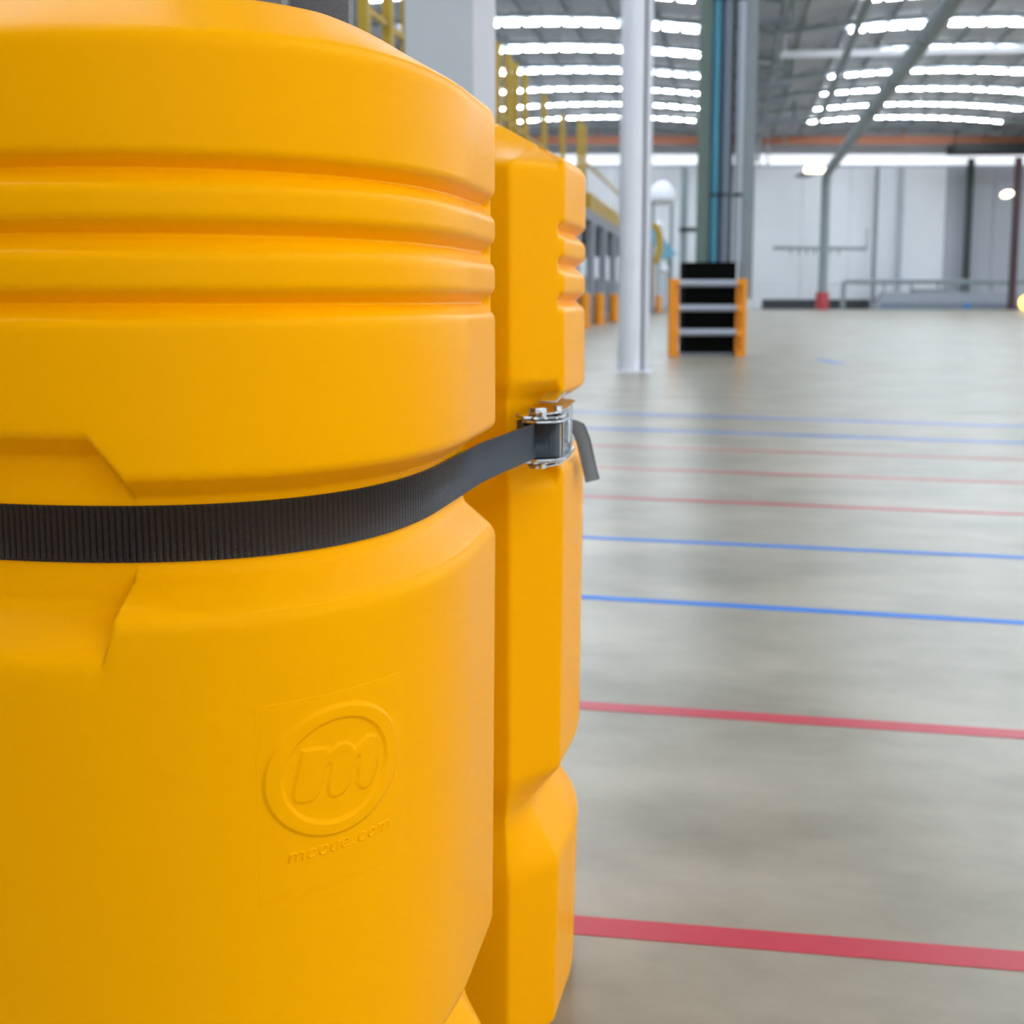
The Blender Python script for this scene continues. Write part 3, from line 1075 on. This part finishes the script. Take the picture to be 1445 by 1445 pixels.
# line at constant height through the far elbow and the ray at the frame's top edge
dd = ray(1345, 0)
st = EYE + dd * ((hz - CAMH) / dd.z)
far_dir = (p_end - st).normalized()
dr = 0.33
bt = RD(1157, 410, 84)
d0 = st - far_dir * 14
pts = [d0, p_end - far_dir * 1.2, p_end - far_dir * 0.4 + Vector((0, 0, -0.1)), p_end + Vector((0, 0, -0.9)), Vector((p_end.x, p_end.y, 0.9))]
du = duct('ventilation_duct', pts, dr, M['steelgrey'], 'long grey duct crossing diagonally under the roof then dropping beside the white far wall')
for k in range(8):
    pp = d0 + (p_end - d0) * (k + 0.5) / 8.4
    MB().tube([pp - far_dir * 0.05, pp + far_dir * 0.05], dr + 0.05, 14).build('duct_joint', M['steelgrey'], du, True)
MB().tube([Vector((p_end.x, p_end.y, 0.05)), Vector((p_end.x, p_end.y, 1.35))], dr + 0.16, 14).build('red_foot', M['redpaint'], du, True)

# thinner line left of it
dd = ray(1226, 0)
a_ = EYE + dd * (11.2 / dd.z)
dd = ray(1150, 185)
b2 = EYE + dd * (11.2 / dd.z)
duct('cable_tray', [a_ + (a_ - b2) * 0.3, b2], 0.17, M['rib'], 'dark slim tray running under the vault left of the big duct', 'cable tray')

# valley girder and droppers between the two vaults
vg = empty('valley_girder', AX(2.0, 40, 0))
tag(vg, 'dark lattice girder in the valley between the two vaulted roofs', 'girder')
vz = CAMH + 11.0
off = vg.location
for zz, nm in ((vz, 'bottom_chord'), (vz + 1.3, 'top_chord')):
    MB().bar(AX(2.0, 40, zz) - off, AX(2.0, 91.0, zz) - off, 0.16, 0.16).build(nm, M['rib'], vg)
for k in range(16):
    d = 40.5 + 3 * k
    MB().bar(AX(2.0, d, vz) - off, AX(2.0, d, vz + 1.3) - off, 0.09).build('upright', M['rib'], vg)
    MB().bar(AX(2.0, d, vz) - off, AX(2.0, d + 3, vz + 1.3) - off, 0.09).build('diagonal', M['rib'], vg)
for k, (pxx, ybot, dep) in enumerate(((1071, 232, 70), (1083, 230, 72), (1096, 120, 60), (1107, 205, 74), (1118, 190, 78))):
    p = RD(pxx, ybot, dep)
    o = MB().tube([(0, 0, 0), (0, 0, roof_z(p.x, min(VC, key=lambda c_: abs(p.x - c_))) + 0.16 - p.z)], 0.05, 8).build('hanger_rod', M['midgrey'])
    o.location = p
    MB().box(-0.12, 0.12, -0.12, 0.12, -0.06, 0.0).build('foot', M['midgrey'], o)
    tag(o, ['first', 'second', 'third', 'fourth', 'fifth'][k] + ' thin grey rod hanging from the roof valley, counted rightward from the pipe column', 'hanger rod', 'hanger rods by the roof valley')
# brownish box-like units in the valley left of vault two
for k, (pxx, pyy, wpx, hpx, dep) in enumerate(((1082, 30, 70, 8, 48), (1078, 98, 60, 7, 58), (1080, 118, 70, 9, 62), (1078, 142, 62, 7, 68), (1090, 170, 60, 6, 76))):
    p = RD(pxx, pyy, dep)
    ww, hh3 = wpx * dep / F, hpx * dep / F
    o = MB().box(-ww / 2, ww / 2, -0.2, 0.2, -hh3 / 2, hh3 / 2).build('roof_strut', M['rib' if k % 2 else 'midgrey'])
    o.location = p
    o.rotation_euler = (0, 0, YAW)
    for s in (-1, 1):
        MB().box(s * ww / 2 - 0.05, s * ww / 2 + 0.05, -0.15, 0.15, hh3 / 2, max(hh3 / 2 + 0.1, roof_z(2, 13.2) - p.z)).build('hanger', M['rib'], o)
    tag(o, ['pale grey strut highest in the roof valley right of the pipe column', 'dark strut second from the top in the roof valley', 'pale grey strut third from the top in the roof valley',
            'dark strut fourth from the top in the roof valley', 'pale grey strut lowest in the roof valley'][k], 'strut')

# orange primer tie beam and white beam in front of the end wall
p0, p1 = RD(700, 198, 92), RD(1560, 198, 92)
o = MB().bar((0, 0, 0), p1 - p0, 0.3, 0.62).build('tie_beam', M['rust'])
o.location = p0
for k in range(1, 6):
    v_ = (p1 - p0) * k / 6
    MB().bar(v_ + Vector((0, 0, 0.3)), v_ + Vector((0, 0, 0.9)), 0.12).build('hanger', M['rust'], o)
tag(o, 'long orange primed beam across the far end under the vaults', 'beam')
p0, p1 = RD(1094, 77.5, 57), RD(1300, 73, 57)
o = MB().bar((0, 0, 0), (p1 - p0) * 1.8, 0.25, 0.32).build('cross_beam', M['white'])
o.location = p0
MB().bar((0.5, 0.1, 0.1), (0.5, 0.1, 1.2), 0.1).build('hanger', M['white'], o)
tag(o, 'white cross beam spanning the right vault', 'beam')
# dark duct and soffit at the right end
p0, p1 = RD(1342, 211, 90), RD(1600, 209, 90)
o = MB().bar((0, 0, 0), p1 - p0, 2.0, 0.7).build('dark_soffit', M['dark'])
o.location = p0
MB().bar((0.3, 0, 0.4), (0.3, 0, 1.6), 0.12).build('hanger', M['dark'], o)
tag(o, 'dark boxed soffit under the roof at the far right', 'soffit')

# ------------------------------------------------------------------ things on and before the far wall
def post(name, px, y0, y1, wpx, dep, mt, label, cat='column', brace=False):
    a, b = RD(px, y1, dep), RD(px, y0, dep)
    base = Vector((a.x, a.y, 0.0))
    o = MB().box(-wpx * dep / F / 2, wpx * dep / F / 2, -0.15, 0.15, 0, b.z - base.z).build(name, mt)
    o.location = base
    o.rotation_euler = (0, 0, YAW)
    MB().box(-wpx * dep / F * .8, wpx * dep / F * .8, -0.2, 0.2, 0, 0.12).build('foot', mt, o)
    return tag(o, label, cat)


post('dark_column', 1361, 224, 431, 8.5, 94.3, M["darkgreen"], 'dark green column standing before the far wall')
post('maroon_column', 1427, 222, 432, 9, 88, M['maroon'], 'dark maroon column at the far right')
post('wall_pipe', 1231, 234, 434, 4.5, 94, M['midgrey'], 'thin grey pipe up the far wall, left of a fainter one', 'pipe')
post('wall_pipe', 1266, 234, 434, 5, 94.3, M['palepipe'], 'faint pale pipe up the far wall, right of the darker thin pipe', 'pipe')

p0, p1 = RD(1091, 350, 92), RD(1223, 351, 92)
o = MB().bar((0, 0, 0), p1 - p0, 0.12, 0.3).build('wall_rail', M['steelgrey'])
o.location = p0
for k in range(7):
    v_ = (p1 - p0) * (0.19 + 0.085 * k)
    MB().bar(v_, v_ - Vector((0, 0, 0.5)), 0.14).build('hook', M['steelgrey'], o)
MB().bar((p1 - p0), (p1 - p0) + Vector((0, 0, 1.6)), 0.12).build('end_post', M['steelgrey'], o)
tag(o, 'grey horizontal rail with short hooks on the white far wall', 'rail')

p0, p1 = RD(1076, 425, 93), RD(1226, 426, 93)
p0.z = p1.z = 0
o = MB().add([], []).bar((0, 0, 0.38), (p1 - p0) + Vector((0, 0, 0.38)), 0.5, 0.76).build('low_kerb', M['skirt'])
o.location = p0
MB().bar((0, 0, 0.79), (p1 - p0) + Vector((0, 0, 0.79)), 0.3, 0.06).build('cap', M['darkgrey'], o)
tag(o, 'long low dark kerb along the foot of the white far wall', 'kerb')

# raised platform with pipe rail
q0, q1 = RD(1233, 420, 90), RD(1455, 421, 90)
pl_ = empty('loading_platform', Vector((q0.x, q0.y, 0)), YAW)
tag(pl_, 'grey raised loading platform at the far right with a pipe running over it', 'platform')
L = (q1 - q0).length
s9 = 90 / F
MB().add([(0, 0, 0), (L, 0, 0), (L, 4, 0), (0, 1.4, 0), (1.0, 0.6, 24 * s9), (L, 0.6, 24 * s9), (L, 1.4, 24 * s9), (1.0, 1.4, 24 * s9)],
         [(0, 3, 2, 1), (4, 5, 6, 7), (0, 1, 5, 4), (1, 2, 6, 5), (2, 3, 7, 6), (3, 0, 4, 7)]).build('deck', M['midgrey'], pl_)
MB().box(0.6, L, -0.06, 0.0, 0, 9 * s9).build('skirt', M['bluegrey'], pl_)
MB().box(128 * s9 * 1.0, 134 * s9, -0.12, -0.06, 2 * s9, 8 * s9).build('blue_box', M['blue'], pl_)
MB().box(60 * s9, 110 * s9, 0.7, 1.3, 24 * s9, 29 * s9).build('rear_step', M['midgrey'], pl_)
h_ = (432 - 393) * s9
rp = MB().tube([(-38 * s9, 1, 0.0), (-38 * s9, 1, h_ - 0.4), (-36 * s9, 1, h_ - 0.05), (-33 * s9, 1, h_), (L, 1, h_)], 0.2, 10).build('handrail_pipe', M['steelgrey'], None, True)
rp.location = pl_.location
rp.rotation_euler = (0, 0, YAW)
tag(rp, 'grey pipe rail bending over the raised platform before the far wall', 'pipe')
for k in range(5):
    MB().tube([(20 * s9 + k * 38 * s9, 1, 24 * s9), (20 * s9 + k * 38 * s9, 1, h_)], 0.09, 8).build('support', M['steelgrey'], rp, True)

# lamps
p = RD(1421, 274, 86)
o = MB()
bm = bmesh.new()
bmesh.ops.create_uvsphere(bm, u_segments=16, v_segments=8, radius=0.5, matrix=Matrix.Diagonal((1, 0.6, 0.55, 1)))
me = bpy.data.meshes.new('lamp_head')
bm.to_mesh(me)
bm.free()
o = link('wall_lamp', me, M['lamp'], None, True)
o.location = p
o.rotation_euler = (0, R(-14), YAW)
MB().bar((0.3, 0, 0.05), (2.0, 0, 0.25), 0.07).build('lamp_arm', M['darkgrey'], o)
tag(o, 'bright oval lamp on an arm beside the maroon column', 'lamp')
p = RD(1447, 427, 80)
me2 = me.copy()
o = link('amber_lamp', me2, M['lampor'], None, True)
o.location = p + Vector((0, 0, 0.0))
o.scale = (0.9, 1, 1.9)
MB().tube([(0, 0, -1.0), (0, 0, -0.3)], 0.2, 10).build('lamp_post', M['darkgrey'], o, True)
tag(o, 'amber lit lamp low at the right edge', 'lamp')
p = RD(1152, 240, 88)
o = MB().box(-0.95, 0.95, -0.15, 0.15, -0.22, 0.22).build('wall_light', M['lamp'], None, bevel=0.12)
o.location = p
o.rotation_euler = (0, 0, YAW)
MB().box(-0.5, 0.5, 0.15, 4.5, -0.06, 0.06).build('bracket', M['darkgrey'], o)
tag(o, 'white oblong light hanging left of the big duct', 'lamp')

# left part of the end: tank, chute, coil, post
p = RD(935, 280, 84)
bm = bmesh.new()
bmesh.ops.create_uvsphere(bm, u_segments=20, v_segments=12, radius=1.0)
for v_ in bm.verts:
    v_.co.z = v_.co.z * 1.3 if v_.co.z > 0 else v_.co.z * 0.5
    v_.co.x *= 1.05
me = bpy.data.meshes.new('tank')
bm.to_mesh(me)
bm.free()
o = link('round_tank', me, M['white'], None, True)
o.location = p
for s in (-0.7, 0.7):
    MB().tube([(s, 0, -0.2), (s, 0, -p.z)], 0.12, 8).build('leg', M['steelgrey'], o, True)
tag(o, 'white domed tank high between the white column and the pipe column', 'tank')
p = RD(936, 343, 82)
s8 = 82 / F
o = MB().add([(-24 * s8, -.4, 20 * s8), (-12 * s8, -.4, 20 * s8), (18 * s8, -.4, -16 * s8), (0, -.4, -24 * s8)] + [(-24 * s8, .4, 20 * s8), (-12 * s8, .4, 20 * s8), (18 * s8, .4, -16 * s8), (0, .4, -24 * s8)],
             [(0, 1, 2, 3), (7, 6, 5, 4), (0, 4, 5, 1), (1, 5, 6, 2), (2, 6, 7, 3), (3, 7, 4, 0)]).build('sloping_chute', M['cyan'])
o.location = p
o.rotation_euler = (0, 0, YAW)
MB().bar((8 * s8, 0, -20 * s8), (8 * s8, 0, -p.z), 0.2).build('leg', M['steelgrey'], o)
MB().bar((-6 * s8, 0, 4 * s8), (-6 * s8, 0, -p.z), 0.2).build('leg', M['steelgrey'], o)
tag(o, 'pale blue sloping chute right of the white column', 'chute')
p = RD(920, 344, 78)
s8 = 78 / F
o = MB().tube([(11 * s8 * math.sin(t) + 0, 0, 26 * s8 * math.cos(t)) for t in np.linspace(0.1, math.pi - 0.1, 12)], 0.24, 10).build('yellow_bend', M['mezzyellow'], None, True)
o.location = p
o.rotation_euler = (0, 0, YAW)
MB().tube([(0.5 * s8, 0, -26 * s8), (0.5 * s8, 0, -p.z)], 0.2, 8).build('leg', M['mezzyellow'], o, True)
tag(o, 'mustard yellow curved pipe half hidden behind the white column', 'pipe')
gpost = post('grey_post', 963, 236, 434, 9, 86, M['steelgrey'], 'grey post between the white column and the pipe column')
p0, p1 = RD(956, 324, 85.7), RD(982, 323, 85.7)
o = MB().tube([(-7 * 85.7 / F, -0.3, p0.z), (19 * 85.7 / F, -0.3, p0.z)], 0.18, 10).build('cross_pipe', M['darkgrey'], gpost, True)
for (pxx, pyy, lab) in ((930, 318, 'upper white round fitting by the pale blue chute'), (937, 380, 'lower white round fitting below the pale blue chute')):
    p = RD(pxx, pyy, 80)
    bm = bmesh.new()
    bmesh.ops.create_uvsphere(bm, u_segments=14, v_segments=8, radius=0.32)
    me = bpy.data.meshes.new('fitting')
    bm.to_mesh(me)
    bm.free()
    o = link('round_fitting', me, M['white'], None, True)
    o.location = p
    MB().tube([(0, 0, -0.2), (0, 0, -p.z)], 0.07, 8).build('stem', M['steelgrey'], o, True)
    tag(o, lab, 'fitting')

# ------------------------------------------------------------------ mezzanine on the left (building X about -4.6)
MX = -5.0
mz = empty('mezzanine', (MX, 10, 0))
tag(mz, 'grey steel mezzanine with dark bays along the left of the hall', 'mezzanine')
DK = 4.15
ms = lambda: MB()
MB().box(-7, 0.0, -2, 66, DK - 0.42, DK).build('deck', M['midgrey'], mz)
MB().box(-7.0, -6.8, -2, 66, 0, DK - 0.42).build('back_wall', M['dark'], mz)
MB().box(-0.15, 0.15, -2, 66, 0, 0.28).build('kerb', M['midgrey'], mz)
for k in range(17):
    y = -1.5 + k * 4.1
    MB().box(-0.22, 0.05, y - 0.22, y + 0.22, 0.28, DK - 0.42).build('post', M['galv'], mz)
    MB().box(-0.5, -0.35, y + 0.3, y + 3.8, 0.28, 1.75).build('infill_panel', M['steelgrey'], mz)
for pxx, lab in ((824, 'orange bollard by the mezzanine, nearest and close beside the yellow protector'), (845, 'orange bollard by the mezzanine, middle of the three left of the white column'),
                 (866, 'orange bollard by the mezzanine, right beside the white column'), (929, 'orange bollard by the mezzanine just right of the white column')):
    y = RX(pxx, 430, MX + 0.45).y
    o = MB().tube([(0, 0, 0), (0, 0, 1.05), (0, 0, 1.12)], [0.2, 0.2, 0.1], 12).build('bollard', M['orange'], None, True)
    o.location = (MX + 0.45, y, 0)
    MB().tube([(0, 0, 0), (0, 0, 0.03)], 0.26, 12).build('base', M['orange'], o)
    tag(o, lab, 'bollard', 'orange bollards along the mezzanine')
# tall yellow uprights of the cage on the deck
cage = empty('yellow_cage', (MX - 0.4, 10, DK))
tag(cage, 'tall mustard yellow guard cage standing on the mezzanine deck', 'guard cage')
ys = []
for pxx in (516, 549, 575, 640, 702, 717, 727, 741, 768, 794, 818, 825):
    p = RX(pxx, 150, MX - 0.4)
    ys.append(p.y - 10)
    MB().box(-0.07, 0.07, p.y - 10 - 0.1, p.y - 10 + 0.1, 0, 2.7 + (0.5 if pxx > 800 else 0)).build('upright', M['mezzyellow'], cage)
for zz in (0.1, 1.1):
    MB().bar((0, ys[0], zz), (0, ys[-1], zz), 0.06, 0.1).build('rail', M['mezzyellow'], cage)
MB().bar((-1.5, ys[4], 1.6), (-1.5, ys[-1], 1.6), 0.05, 0.7).build('infill_panel', M['steelgrey'], cage)
# yellow trough and pale balusters beyond
yt0, yt1 = max(RX(829, 280, MX).y, 10 + ys[-1] + 0.3), RX(905, 300, MX).y
tr = empty('yellow_trough', (MX - 0.3, yt0, DK))
tag(tr, 'mustard yellow trough on the mezzanine deck with pale balusters above', 'trough')
MB().box(-0.4, 0.1, 0, yt1 - yt0, 0, 0.75).build('trough_side', M['mezzyellow'], tr)
for k in range(14):
    y = (yt1 - yt0) * (k + 0.5) / 14
    MB().box(-0.05, 0.02, y - 0.12, y + 0.12, 0.75, 1.75).build('baluster', M['white'], tr)
MB().box(-0.06, 0.03, 0, yt1 - yt0, 1.75, 1.85).build('top_rail', M['mezzyellow'], tr)
